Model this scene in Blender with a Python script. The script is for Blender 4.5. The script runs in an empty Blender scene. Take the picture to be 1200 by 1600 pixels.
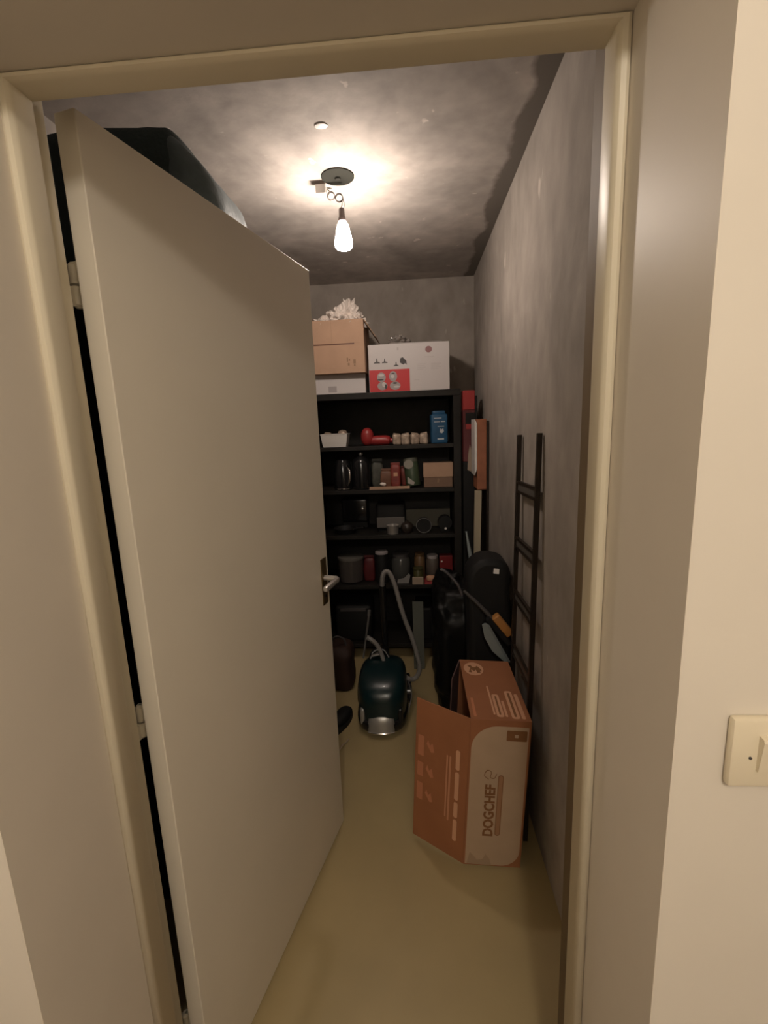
import bpy, bmesh, math, random
from mathutils import Vector, Matrix, noise
PI = math.pi
S = bpy.context.scene
C = S.collection
random.seed(7)

# ------------------------------------------------------------------ camera, world, lights, exposure
cam_d = bpy.data.cameras.new('camera'); cam = bpy.data.objects.new('camera', cam_d); C.objects.link(cam)
cam_d.sensor_fit = 'VERTICAL'; cam_d.sensor_height = 36; cam_d.lens = 36*717.7/1600; cam_d.clip_start = .02
YAW, PITCH, ROLL = -.0692, .1848, -.0395
fw = Vector((math.sin(YAW)*math.cos(PITCH), math.cos(YAW)*math.cos(PITCH), -math.sin(PITCH)))
rt = Vector((math.cos(YAW), -math.sin(YAW), 0)); up = rt.cross(fw)
r2 = rt*math.cos(ROLL)+up*math.sin(ROLL); u2 = -rt*math.sin(ROLL)+up*math.cos(ROLL)
M = Matrix((r2, u2, -fw)).transposed().to_4x4(); M.translation = (0, 0, 1.5274)
cam.matrix_world = M
S.camera = cam
S.view_settings.view_transform = 'Standard'; S.view_settings.look = 'None'
S.view_settings.gamma = 1; S.view_settings.use_curve_mapping = False
S.view_settings.exposure = 0.0
BULB = 215.0
HALL_W = 35.0
w = bpy.data.worlds.new('world'); S.world = w; w.use_nodes = True
w.node_tree.nodes['Background'].inputs[0].default_value = (.5, .45, .4, 1)
w.node_tree.nodes['Background'].inputs[1].default_value = .02
ld = bpy.data.lights.new('hall_lamp', 'POINT'); ld.energy = HALL_W; ld.color = (1, .91, .82); ld.shadow_soft_size = .07
lo = bpy.data.objects.new('hall_lamp', ld); C.objects.link(lo); lo.location = (.06, -1.0, 2.335)

# ------------------------------------------------------------------ materials
def nt(m): return m.node_tree.nodes, m.node_tree.links
def mat(name, col, rough=.6, metal=0., var=0., vscale=8., bump=0., bscale=60., spec=.5, emis=None, es=0., alpha=None, trans=0., coat=0.):
    m = bpy.data.materials.new(name); m.use_nodes = True
    n, l = nt(m); b = n['Principled BSDF']
    b.inputs['Base Color'].default_value = (*col, 1); b.inputs['Roughness'].default_value = rough
    b.inputs['Metallic'].default_value = metal; b.inputs['Specular IOR Level'].default_value = spec
    b.inputs['Coat Weight'].default_value = coat
    b.inputs['Transmission Weight'].default_value = trans
    tc = n.new('ShaderNodeTexCoord')
    if var > 0:
        no = n.new('ShaderNodeTexNoise'); no.inputs['Scale'].default_value = vscale; no.inputs['Detail'].default_value = 6
        l.new(tc.outputs['Object'], no.inputs['Vector'])
        r = n.new('ShaderNodeValToRGB'); r.color_ramp.elements[0].position = .3; r.color_ramp.elements[1].position = .7
        r.color_ramp.elements[0].color = (*[c*(1-var) for c in col], 1); r.color_ramp.elements[1].color = (*[min(1, c*(1+var)) for c in col], 1)
        l.new(no.outputs['Fac'], r.inputs['Fac']); l.new(r.outputs['Color'], b.inputs['Base Color'])
    if bump > 0:
        nb = n.new('ShaderNodeTexNoise'); nb.inputs['Scale'].default_value = bscale; nb.inputs['Detail'].default_value = 4
        l.new(tc.outputs['Object'], nb.inputs['Vector'])
        bp = n.new('ShaderNodeBump'); bp.inputs['Strength'].default_value = bump; bp.inputs['Distance'].default_value = .01
        l.new(nb.outputs['Fac'], bp.inputs['Height']); l.new(bp.outputs['Normal'], b.inputs['Normal'])
    if emis: b.inputs['Emission Color'].default_value = (*emis, 1); b.inputs['Emission Strength'].default_value = es
    return m

def concrete(name, col, patch, dark=None, edge=None):
    """patchy raw plaster: trowel streaks, patches, small pale chips; edge = (x, width): ragged unplastered strip past that x"""
    m = bpy.data.materials.new(name); m.use_nodes = True
    n, l = nt(m); b = n['Principled BSDF']; b.inputs['Roughness'].default_value = .8; b.inputs['Specular IOR Level'].default_value = .25
    geo = n.new('ShaderNodeNewGeometry')
    mp = n.new('ShaderNodeMapping'); mp.inputs['Scale'].default_value = (1.4, 1.4, .9); l.new(geo.outputs['Position'], mp.inputs['Vector'])
    a = n.new('ShaderNodeTexNoise'); a.inputs['Scale'].default_value = 1.9; a.inputs['Detail'].default_value = 9; a.inputs['Roughness'].default_value = .55
    a.inputs['Distortion'].default_value = .9; l.new(mp.outputs['Vector'], a.inputs['Vector'])
    r = n.new('ShaderNodeValToRGB'); e = r.color_ramp.elements
    e[0].position = .32; e[0].color = (*patch, 1); e[1].position = .66; e[1].color = (*col, 1); l.new(a.outputs['Fac'], r.inputs['Fac'])
    c = n.new('ShaderNodeTexNoise'); c.inputs['Scale'].default_value = 9; c.inputs['Detail'].default_value = 8; l.new(mp.outputs['Vector'], c.inputs['Vector'])
    mx = n.new('ShaderNodeMix'); mx.data_type = 'RGBA'; mx.blend_type = 'OVERLAY'; mx.inputs['Factor'].default_value = .3
    l.new(r.outputs['Color'], mx.inputs[6]); l.new(c.outputs['Fac'], mx.inputs[7])
    out = mx.outputs[2]
    # pale chips
    mp2 = n.new('ShaderNodeMapping'); mp2.inputs['Scale'].default_value = (9, 9, 3.2); l.new(geo.outputs['Position'], mp2.inputs['Vector'])
    ch = n.new('ShaderNodeTexNoise'); ch.inputs['Scale'].default_value = 1.6; ch.inputs['Detail'].default_value = 3; l.new(mp2.outputs['Vector'], ch.inputs['Vector'])
    cr = n.new('ShaderNodeValToRGB'); cr.color_ramp.elements[0].position = .70; cr.color_ramp.elements[1].position = .74
    l.new(ch.outputs['Fac'], cr.inputs['Fac'])
    m2 = n.new('ShaderNodeMix'); m2.data_type = 'RGBA'; l.new(cr.outputs['Color'], m2.inputs['Factor']); l.new(out, m2.inputs[6])
    m2.inputs[7].default_value = (*[min(1, q*1.35) for q in col], 1); out = m2.outputs[2]
    if edge:
        sx = n.new('ShaderNodeSeparateXYZ'); l.new(geo.outputs['Position'], sx.inputs[0])
        en = n.new('ShaderNodeTexNoise'); en.inputs['Scale'].default_value = 5; en.inputs['Detail'].default_value = 5; l.new(geo.outputs['Position'], en.inputs['Vector'])
        ad = n.new('ShaderNodeMath'); ad.operation = 'MULTIPLY_ADD'; l.new(en.outputs['Fac'], ad.inputs[0]); ad.inputs[1].default_value = .13; l.new(sx.outputs['X'], ad.inputs[2])
        mr = n.new('ShaderNodeMapRange'); mr.inputs[1].default_value = edge[0]+.065; mr.inputs[2].default_value = edge[0]+.065+edge[1]; l.new(ad.outputs[0], mr.inputs[0])
        m3 = n.new('ShaderNodeMix'); m3.data_type = 'RGBA'; l.new(mr.outputs[0], m3.inputs['Factor']); l.new(out, m3.inputs[6]); m3.inputs[7].default_value = (*dark, 1); out = m3.outputs[2]
    l.new(out, b.inputs['Base Color'])
    bp = n.new('ShaderNodeBump'); bp.inputs['Strength'].default_value = .25; bp.inputs['Distance'].default_value = .01
    l.new(c.outputs['Fac'], bp.inputs['Height']); l.new(bp.outputs['Normal'], b.inputs['Normal'])
    return m

m_wall = mat('hall_wall_paint', (.70, .645, .56), .55, var=.03, vscale=3, bump=.05, bscale=25, spec=.35)
m_gloss = mat('niche_gloss_paint', (.71, .645, .55), .46, var=.02, bump=.03, bscale=12)
m_frame = mat('frame_enamel', (.76, .69, .53), .38)
m_rebate = mat('brown_rebate_shade', (.20, .145, .085), .6)  # right and top rebate: unlit look put into the colour, left stays enamel
m_door = mat('door_enamel', (.70, .64, .53), .42, var=.03, vscale=3, bump=.02, bscale=30)
m_conc = concrete('raw_plaster', (.38, .335, .295), (.27, .24, .21))
m_ceil = concrete('raw_concrete_ceiling', (.47, .42, .38), (.31, .28, .255), (.17, .15, .13), (.345, .02))
m_hceil = mat('hall_ceiling_white', (.75, .70, .60), .8)
def floor_mat():
    m = mat('vinyl_floor', (.39, .305, .155), .42, var=.10, vscale=2.2, bump=.03, bscale=90, spec=.4)
    return m
m_floor = floor_mat()
m_black = mat('black_brown_wood', (.016, .014, .012), .5, var=.2, vscale=20, spec=.3)
m_blk = mat('matt_black', (.010, .010, .010), .6, spec=.3)
m_blkpl = mat('glossy_black_plastic', (.012, .012, .013), .18)
m_bin = mat('black_bag_film', (.006, .006, .006), .42, spec=.2)
m_steel = mat('brushed_steel', (.62, .59, .56), .34, .75)
m_chrome = mat('chrome', (.8, .79, .77), .12, 1)
m_brass = mat('dark_bronze_plate', (.16, .115, .055), .38, .8)
m_white = mat('white_plastic', (.75, .72, .68), .35)
m_cream = mat('cream_plastic', (.74, .66, .50), .35)
m_card = mat('cardboard', (.47, .30, .20), .8, var=.06, vscale=9)
m_cardin = mat('cardboard_inside', (.30, .19, .12), .85)
m_tape = mat('brown_tape', (.14, .06, .04), .3)
m_print = mat('box_printed_orange_brown', (.31, .122, .053), .6, var=.06, vscale=10)
m_pale = mat('box_pale_panel', (.46, .33, .22), .6, var=.06, vscale=8)
m_palep = mat('box_pale_print', (.60, .33, .20), .6)
m_dprint = mat('box_dark_print', (.22, .095, .035), .6)
m_wbox = mat('white_carton', (.60, .56, .55), .55)
m_red = mat('red_print', (.55, .03, .035), .5)
m_grey = mat('grey_print', (.38, .34, .34), .6)
m_dkgrey = mat('dark_grey_print', (.06, .055, .055), .6)
m_redpl = mat('red_plastic', (.34, .032, .032), .35)
m_blue = mat('blue_pack', (.018, .09, .19), .5, var=.15, vscale=20)
m_text = mat('pack_white_print', (.55, .58, .6), .5)
m_duf = mat('dark_teal_fabric', (.045, .068, .070), .75, var=.2, vscale=14, bump=.3, bscale=120)
m_dufl = mat('pale_teal_fabric', (.17, .22, .235), .6, var=.3, vscale=9, bump=.2, bscale=60)
m_tissue = mat('white_crumpled_paper', (.78, .70, .64), .8)
m_film = mat('clear_film', (.55, .50, .46), .15, trans=.55)
m_vac = mat('dark_teal_vacuum_plastic', (.005, .020, .023), .3, coat=.1)
m_hose = mat('grey_hose', (.22, .21, .20), .4)
m_silver = mat('silver_plastic', (.36, .35, .33), .33, .5)
m_rack = mat('dark_brown_steel', (.022, .014, .009), .4, .2)
m_rackp = mat('grey_rung_plate', (.10, .09, .08), .5)
m_wood = mat('red_brown_wood', (.32, .115, .055), .55, var=.2, vscale=14)
m_lath = mat('cream_lath', (.42, .36, .25), .6)
m_owood = mat('orange_wood', (.42, .19, .05), .5, var=.1, vscale=20)
m_green = mat('green_can', (.05, .075, .04), .45)
m_foil = mat('foil_pack', (.42, .33, .26), .35, .2, var=.45, vscale=38)
m_brownp = mat('brown_pouch', (.16, .07, .04), .5, var=.3, vscale=25)
m_rpack = mat('red_pack', (.22, .035, .025), .45, var=.25, vscale=25)
m_gpouch = mat('grey_green_pouch', (.07, .07, .055), .5, var=.3, vscale=25)
m_glass = mat('jar_glass', (.4, .4, .38), .08, trans=.7)
m_amber = mat('amber_contents', (.14, .08, .035), .4)
m_greyblue = mat('grey_blue_plastic', (.20, .23, .23), .4)
m_gpanel = mat('grey_green_board', (.10, .105, .085), .7)
m_beige = mat('beige_pack', (.35, .27, .2), .6)
m_bulb = mat('lit_bulb_glass', (1, .95, .9), .3, emis=(1, .86, .75), es=BULB)
m_wire = mat('grey_wire', (.16, .13, .12), .4)
m_socket = mat('brown_socket', (.13, .09, .08), .5)
m_hole = mat('ceiling_hole_dark', (.035, .035, .03), 1, spec=.0)
m_brass2 = mat('hinge_enamel', (.78, .72, .58), .3)

# ------------------------------------------------------------------ mesh helpers
class B:
    def __init__(s): s.bm = bmesh.new(); s.mats = []
    def mi(s, m):
        if m not in s.mats: s.mats.append(m)
        return s.mats.index(m)
    def _fin(s, fs, m):
        i = s.mi(m) if m else 0
        for f in fs: f.material_index = i
    def box(s, a, b, bev=0, m=None, rot=None, seg=2):
        t = bmesh.new(); bmesh.ops.create_cube(t, size=1)
        a = Vector(a); b = Vector(b); c = (a+b)/2; d = b-a
        for v in t.verts: v.co = Vector((v.co.x*d.x, v.co.y*d.y, v.co.z*d.z))
        if bev: bmesh.ops.bevel(t, geom=t.edges[:], offset=bev, segments=seg, affect='EDGES', profile=.5)
        for v in t.verts:
            if rot: v.co = rot @ v.co
            v.co += c
        return s.join(t, m)
    def join(s, t, m=None):
        me = bpy.data.meshes.new('t'); t.to_mesh(me); t.free()
        n0 = len(s.bm.faces); s.bm.from_mesh(me); bpy.data.meshes.remove(me)
        s.bm.faces.ensure_lookup_table(); s._fin(s.bm.faces[n0:], m); return s
    def tube(s, pts, r, n=10, m=None, cap=True, close=False):
        pts = [Vector(p) for p in pts]; rs = r if isinstance(r, (list, tuple)) else [r]*len(pts)
        rings = []; u = None
        for i, p in enumerate(pts):
            d = (pts[min(i+1, len(pts)-1)]-pts[max(i-1, 0)]).normalized()
            if u is None: u = d.orthogonal().normalized()
            u = (u-d*u.dot(d)).normalized(); v = d.cross(u)
            rings.append([s.bm.verts.new(p+(u*math.cos(2*PI*k/n)+v*math.sin(2*PI*k/n))*rs[i]) for k in range(n)])
        fs = []
        for a, b in zip(rings, rings[1:]):
            for k in range(n): fs.append(s.bm.faces.new((a[k], a[(k+1) % n], b[(k+1) % n], b[k])))
        if cap: fs.append(s.bm.faces.new(rings[0][::-1])); fs.append(s.bm.faces.new(rings[-1]))
        s._fin(fs, m); return s
    def lathe(s, prof, n=24, m=None, c=(0, 0, 0)):
        c = Vector(c); rings = []; fs = []
        for r, z in prof: rings.append([s.bm.verts.new(c+Vector((max(r, 1e-4)*math.cos(2*PI*k/n), max(r, 1e-4)*math.sin(2*PI*k/n), z))) for k in range(n)])
        for a, b in zip(rings, rings[1:]):
            for k in range(n): fs.append(s.bm.faces.new((a[k], a[(k+1) % n], b[(k+1) % n], b[k])))
        fs.append(s.bm.faces.new(rings[0][::-1])); fs.append(s.bm.faces.new(rings[-1]))
        s._fin(fs, m); return s
    def prism(s, poly, axis, a, b, m=None):
        """poly = 2-D points in the plane normal to axis ('x': (y,z), 'y': (x,z), 'z': (x,y)), from a to b"""
        def P(p, t): return {'x': (t, p[0], p[1]), 'y': (p[0], t, p[1]), 'z': (p[0], p[1], t)}[axis]
        A = [s.bm.verts.new(P(p, a)) for p in poly]; Bv = [s.bm.verts.new(P(p, b)) for p in poly]; k = len(poly)
        fs = [s.bm.faces.new(A), s.bm.faces.new(Bv[::-1])]+[s.bm.faces.new((A[i], Bv[i], Bv[(i+1) % k], A[(i+1) % k])) for i in range(k)]
        s._fin(fs, m); return s
    def se(s, c, h, e1=.6, e2=.6, nu=28, nv=16, m=None, amp=0, sc=6, seed=0, flat=None):
        """superellipsoid with optional noise displacement; flat = no vertex lower than that z"""
        c = Vector(c); sg = lambda x, e: math.copysign(abs(x)**e, x)
        rings = []; fs = []
        for j in range(1, nv):
            ph = -PI/2+PI*j/nv; ring = []
            for i in range(nu):
                th = 2*PI*i/nu
                p = Vector((h[0]*sg(math.cos(ph), e1)*sg(math.cos(th), e2), h[1]*sg(math.cos(ph), e1)*sg(math.sin(th), e2), h[2]*sg(math.sin(ph), e1)))
                if amp: p += p.normalized()*amp*noise.noise((p+c)*sc+Vector((seed, seed*2, 0)))+p.normalized()*amp*.5*noise.noise((p+c)*sc*2.7+Vector((seed, 0, 5)))
                p += c
                if flat is not None: p.z = max(p.z, flat)
                ring.append(s.bm.verts.new(p))
            rings.append(ring)
        for a, b in zip(rings, rings[1:]):
            for k in range(nu): fs.append(s.bm.faces.new((a[k], a[(k+1) % nu], b[(k+1) % nu], b[k])))
        lo = c-Vector((0, 0, h[2])); 
        if flat is not None: lo.z = max(lo.z, flat)
        vb = s.bm.verts.new(lo); vt = s.bm.verts.new(c+Vector((0, 0, h[2])))
        for k in range(nu): fs.append(s.bm.faces.new((vb, rings[0][(k+1) % nu], rings[0][k]))); fs.append(s.bm.faces.new((vt, rings[-1][k], rings[-1][(k+1) % nu])))
        s._fin(fs, m); return s

def link(name, me, parent=None, loc=(0, 0, 0)):
    o = bpy.data.objects.new(name, me); C.objects.link(o); o.location = loc
    if parent: o.parent = parent
    return o
def obj(name, b, m=None, parent=None, loc=(0, 0, 0), smooth=False, label=None, weld=True):
    if not b.mats: b.mats = [m]
    if weld: bmesh.ops.remove_doubles(b.bm, verts=b.bm.verts, dist=1e-6)
    bmesh.ops.recalc_face_normals(b.bm, faces=b.bm.faces)
    me = bpy.data.meshes.new(name); b.bm.to_mesh(me); b.bm.free()
    for q in b.mats: me.materials.append(q)
    o = link(name, me, parent, loc)
    if smooth:
        me.polygons.foreach_set('use_smooth', [True]*len(me.polygons))
        me.set_sharp_from_angle(angle=math.radians(smooth if smooth is not True else 40))
    if label: o['label'] = label
    return o
def tag(o, label, cat, group=None, kind=None):
    o['label'] = label; o['category'] = cat
    if group: o['group'] = group
    if kind: o['kind'] = kind
    return o
def thing(name, label, cat, loc=(0, 0, 0), rot=(0, 0, 0), group=None):
    o = bpy.data.objects.new(name, None); C.objects.link(o); o.location = loc; o.rotation_euler = rot
    o.empty_display_size = .05
    return tag(o, label, cat, group)
def struct(name, b, m=None, parent=None, smooth=False):
    o = obj(name, b, m, parent, smooth=smooth)
    if not parent: o['kind'] = 'structure'
    return o
def text(name, s, size, m, parent, loc, rot, ext=.0004, bold=0, sx=1.0, label=None):
    cu = bpy.data.curves.new('t', 'FONT'); cu.body = s; cu.size = size; cu.extrude = ext; cu.offset = bold
    cu.align_x = 'CENTER'; cu.align_y = 'CENTER'; cu.resolution_u = 3
    t = bpy.data.objects.new('t', cu); C.objects.link(t)
    me = bpy.data.meshes.new_from_object(t.evaluated_get(bpy.context.evaluated_depsgraph_get())); bpy.data.objects.remove(t)
    me.name = name; me.materials.clear(); me.materials.append(m)
    o = link(name, me, parent, loc); o.rotation_euler = rot; o.scale.x = sx
    if label: o['label'] = label
    return o
def smoothpts(pts, k=8):
    P = [Vector(p) for p in pts]; P = [P[0]*2-P[1]]+P+[P[-1]*2-P[-2]]; out = []
    for i in range(1, len(P)-2):
        for j in range(k):
            t = j/k
            out.append(.5*((2*P[i])+(-P[i-1]+P[i+1])*t+(2*P[i-1]-5*P[i]+4*P[i+1]-P[i+2])*t*t+(-P[i-1]+3*P[i]-3*P[i+1]+P[i+2])*t**3))
    out.append(P[-2]); return out
def rrect(x0, x1, z0, z1, r, n=6):
    rs = r if isinstance(r, (list, tuple)) else [r]*4   # bl, br, tr, tl
    out = []
    for (cx, cz, a, q) in ((x0+rs[0], z0+rs[0], PI, rs[0]), (x1-rs[1], z0+rs[1], 1.5*PI, rs[1]), (x1-rs[2], z1-rs[2], 0, rs[2]), (x0+rs[3], z1-rs[3], .5*PI, rs[3])):
        if q < 1e-5: out.append((cx, cz)); continue
        for i in range(n+1): out.append((cx+q*math.cos(a+PI/2*i/n), cz+q*math.sin(a+PI/2*i/n)))
    return out

# ------------------------------------------------------------------ the setting
XL, XR, YB, ZC = -1.05, .418, 3.225, 2.458      # closet
NL, NR, NY, FY = -.524, .2705, .455, .66        # niche cheeks, niche front plane, frame face plane
YW = .76                                        # closet face of the front wall
b = B(); b.box((-1.35, .70, -.1), (1.1, 3.4, 0), m=m_floor); b.box((-1.35, -1.5, -.1), (1.1, .70, 0), m=mat('hall_dark_wood_floor', (.17, .115, .07), .5, var=.2, vscale=6)); struct('floor', b)
b = B(); b.box((XL-.1, YW-.0, ZC), (XR+.15, YB+.1, ZC+.1)); struct('ceiling', b, m_ceil)
b = B(); b.box((-1.35, -1.5, 2.55), (1.1, FY, 2.65)); struct('trim_1', b, m_hceil)
b = B(); b.box((XR, YW, 0), (XR+.12, YB+.1, ZC)); struct('wall_right', b, m_conc)
b = B(); b.box((XL, YB, 0), (XR, YB+.1, ZC)); struct('wall_back', b, m_conc)
b = B(); b.box((XL-.1, YW, 0), (XL, YB+.1, ZC)); struct('wall_left', b, m_conc)
b = B()   # front wall: hall side with the niche, in one skin
b.box((-1.35, NY, 0), (NL, FY+.003, 2.55), m=m_wall); b.box((NR, NY, 0), (1.1, FY+.003, 2.55), m=m_wall)
b.box((NL, NY, 1.9905), (NR, FY+.003, 2.55), m=m_wall)
b.box((-1.35, FY+.003, 0), (-.555, YW, 2.55), m=m_conc); b.box((.28, FY+.003, 0), (1.1, YW, 2.55), m=m_conc); b.box((-.555, FY+.003, 2.045), (.28, YW, 2.55), m=m_conc)
struct('wall_front', b)
b = B(); b.box((NL, NY-.0005, 0), (NL+.0015, FY-.001, 1.9905)); struct('trim_2', b, m_gloss)
b = B(); b.box((NR-.0015, NY-.0005, 0), (NR, FY-.001, 1.9905)); struct('trim_3', b, m_gloss)
b = B(); b.box((-1.45, -1.5, 0), (-1.35, NY, 2.55)); struct('wall_hall_left', b, m_wall)
b = B(); b.box((1.1, -1.5, 0), (1.2, NY, 2.55)); struct('wall_hall_right', b, m_wall)
b = B(); b.box((-1.35, -1.6, 0), (1.1, -1.5, 2.55)); struct('wall_hall_back', b, m_wall)

# steel door frame: section swept round the opening (x outward distance from the reveal, y depth)
def frame():
    b = B()
    # section: points (outward o, depth y) for reveal face, lip, rebate
    xl, xr, zt = -.508, .2532, 1.9825
    lip = [(.0165, FY+.0), (.0165, FY-.004), (.014, FY-.010), (.010, FY-.012), (.004, FY-.011), (.0008, FY-.007), (0, FY-.002), (0, FY+.028), (.001, FY+.0315), (.0045, FY+.033)]
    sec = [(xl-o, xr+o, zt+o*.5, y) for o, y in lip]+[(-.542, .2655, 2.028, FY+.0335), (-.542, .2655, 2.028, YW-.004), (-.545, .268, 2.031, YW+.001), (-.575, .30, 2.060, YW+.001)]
    rows = [[b.bm.verts.new(p) for p in ((x0, y, 0), (x0, y, z), (x1, y, z), (x1, y, 0))] for x0, x1, z, y in sec]
    for a, c in zip(rows[:-1], rows[1:]):
        for k in range(3):
            f = b.bm.faces.new((a[k], a[k+1], c[k+1], c[k]))
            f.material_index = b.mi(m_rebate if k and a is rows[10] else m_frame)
    return b
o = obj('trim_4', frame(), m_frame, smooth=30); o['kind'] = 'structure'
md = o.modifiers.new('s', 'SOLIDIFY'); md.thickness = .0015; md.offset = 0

# the open door
D = bpy.data.objects.new('door_1', None); C.objects.link(D); D['kind'] = 'structure'
D.location = (-.4961, .7614, 0); D.rotation_euler = (0, 0, 1.3406)
b = B(); b.box((0, 0, .008), (.8009, .041, 2.017), .0018); obj('door_panel', b, m_door, D)
pl = B(); pl.box((.742, -.004, .925), (.782, 0, 1.090), .0015); plo = obj('handle_plate', pl, m_brass, D)
kh = B(); kh.lathe([(.0045, -.0005), (.0045, .0012)], 12); k_ = obj('keyhole', kh, m_blk, plo, (.762, -.0042, .955)); k_.rotation_euler = (PI/2, 0, 0)
lv = B(); lv.tube([(.762, -.003, 1.02), (.762, -.034, 1.02)], .0095, 14)
lv.tube([(.762, -.034, 1.02), (.762, -.046, 1.02), (.757, -.052, 1.02), (.745, -.054, 1.02)], [.0095, .0095, .0092, .009], 14)
lv.box((.652, -.062, 1.011), (.758, -.046, 1.029), .005); obj('door_handle', lv, m_steel, D, smooth=40)
b = B(); b.box((.8004, .008, .90), (.8024, .033, 1.11)); obj('lock_faceplate', b, m_steel, D)
for zt_ in (1.815, 1.008, .232):
    hx_, hy_ = .014, .063
    h = B(); h.tube([(hx_, hy_, zt_-.036), (hx_, hy_, zt_-.007), (hx_, hy_, zt_-.002)], [.0088, .0088, .004], 14)
    h.box((hx_-.008, .0412, zt_-.034), (hx_+.028, .0445, zt_-.002)); h.box((hx_-.003, .0415, zt_-.034), (hx_+.003, hy_, zt_-.002)); obj('hinge', h, m_brass2, D, smooth=40)
    h = B(); h.tube([(hx_, hy_, zt_-.074), (hx_, hy_, zt_-.069), (hx_, hy_, zt_-.040)], [.004, .0088, .0088], 14)
    h.box((-.012, hy_-.003, zt_-.072), (hx_, hy_+.003, zt_-.042)); obj('hinge', h, m_brass2, D, smooth=40, label='frame half of a cream door hinge')

# light switch on the hall wall
T = thing('light_switch', 'cream square light switch plate on the cream wall right of the doorway', 'light switch', (.361, NY, 1.178))
b = B(); b.box((-.040, -.011, -.040), (.040, 0, .040), .004); obj('switch_plate', b, m_cream, T, smooth=30)
b = B(); b.prism([(-.010, -.018), (-.0145, -.018), (-.0185, .018), (-.017, .021), (-.010, .022)], 'x', -.014, .032); obj('rocker', b, m_cream, T)
b = B(); b.lathe([(.0016, 0), (.0016, .001)], 10); q = obj('screw', b, m_dkgrey, T, (-.021, -.0111, -.004)); q.rotation_euler = (PI/2, 0, 0)

# ------------------------------------------------------------------ bare bulb
LX, LY = -.258, 1.955
T = thing('pendant_bulb', 'lit bare bulb hanging on two thin wires from the concrete ceiling', 'lamp', (LX, LY, ZC))
b = B(); b.lathe([(.062, 0), (.062, -.004), (.055, -.006), (.012, -.006), (.010, -.012)], 32); obj('ceiling_hole_disc', b, m_hole, T, (0, -.035, 0), smooth=40)  # flat disc; the dark inside of the open ceiling box is its colour
b = B(); b.box((-.090, -.018, -.046), (-.052, .014, -.012), .003); b.tube([(-.048, 0, -.02), (-.03, 0, -.025)], .003); obj('terminal_block', b, m_white, T)
b = B()
def coil(c, r, t, n=60, tilt=0.):
    return [Vector(c)+Vector((r*math.cos(2*PI*t*i/n), .012*i/n-.006, r*math.sin(2*PI*t*i/n))) for i in range(n+1)]
b.tube(coil((-.034, 0, -.050), .014, 3), .0016, 6); obj('coiled_wire', b, m_wire, T, smooth=60)
b = B(); b.tube(coil((-.003, 0, -.058), .014, 3.2), .0016, 6); obj('coiled_wire', b, m_wire, T, smooth=60)
b = B(); b.tube(smoothpts([(-.048, 0, -.025), (-.034, 0, -.036)]), .0016, 6)
b.tube(smoothpts([(-.020, 0, -.050), (-.017, 0, -.058)]), .0016, 6)
b.tube(smoothpts([(.011, 0, -.058), (.006, 0, -.085), (0, 0, -.10)]), .0014, 6); b.tube(smoothpts([(.011, .004, -.056), (.015, .002, -.085), (.009, 0, -.10)]), .0014, 6)
obj('wire', b, m_wire, T, smooth=60)
b = B(); b.lathe([(.008, -.095), (.011, -.099), (.012, -.125), (.015, -.134), (.015, -.142)], 20, c=(.004, 0, 0)); obj('socket', b, m_socket, T, smooth=40)
b = B(); b.lathe([(.013, -.142), (.018, -.148), (.023, -.162), (.028, -.184), (.033, -.206), (.0355, -.220), (.0345, -.231), (.028, -.239), (.014, -.244), (.001, -.245)], 28, c=(.006, 0, 0)); obj('bulb', b, m_bulb, T, smooth=60)
# cold spot of filler on the ceiling
b = B(); b.lathe([(.022, 0), (.020, -.003), (.012, -.004)], 20); o = obj('ceiling_plug', b, m_white, None, (-.262, 1.62, ZC), smooth=40); tag(o, 'small round white plug in the concrete ceiling in front of the bulb', 'ceiling plug'); o.scale = (1, .7, 1)

# ------------------------------------------------------------------ tall cabinet behind the door, duffel bag on top
T = thing('tall_cabinet', 'dark tall cabinet standing behind the open door, seen only through the hinge gap', 'cabinet', (-.80, 1.47, 0))
b = B(); b.box((-.24, -.25, 0), (.24, .25, 1.90), .003); obj('carcass', b, m_black, T)
b = B(); b.box((.2405, -.245, .06), (.258, -.004, 1.88), .002); obj('door', b, m_black, T); b = B(); b.box((.2405, .004, .06), (.258, .245, 1.88), .002); obj('door', b, m_black, T)

T = thing('duffel_bag', 'dark teal fabric bag lying high up behind the top of the open door', 'bag', (-.722, 1.345, 1.901))
b = B(); b.se((-.01, 0, .19), (.25, .12, .19), .33, .42, 64, 40, amp=.018, sc=5, seed=3, flat=.0)
for v in b.bm.verts:      # slopes down towards the right-hand end
    k = max(0, (v.co.x-.135)/.105); v.co.z -= .135*min(k, 1.1)**1.15*(v.co.z/.38)
obj('body', b, m_duf, T, smooth=180)
b = B()
b.se((.190, .0, .176), (.066, .128, .176), .3, .45, 40, 26, amp=.02, sc=8, seed=9, flat=.001)
for v in b.bm.verts:
    k = max(0, (v.co.x-.145)/.105); v.co.z -= .10*k*(v.co.z/.34)
obj('end_pocket', b, m_dufl, T, smooth=180, label='paler blue-grey end pocket')
b = B(); b.tube(smoothpts([(-.2, 0, .377), (-.08, .01, .383), (.0, .0, .381), (.09, 0, .376)]), .005, 8); obj('zip', b, m_blk, T, smooth=60)

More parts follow.
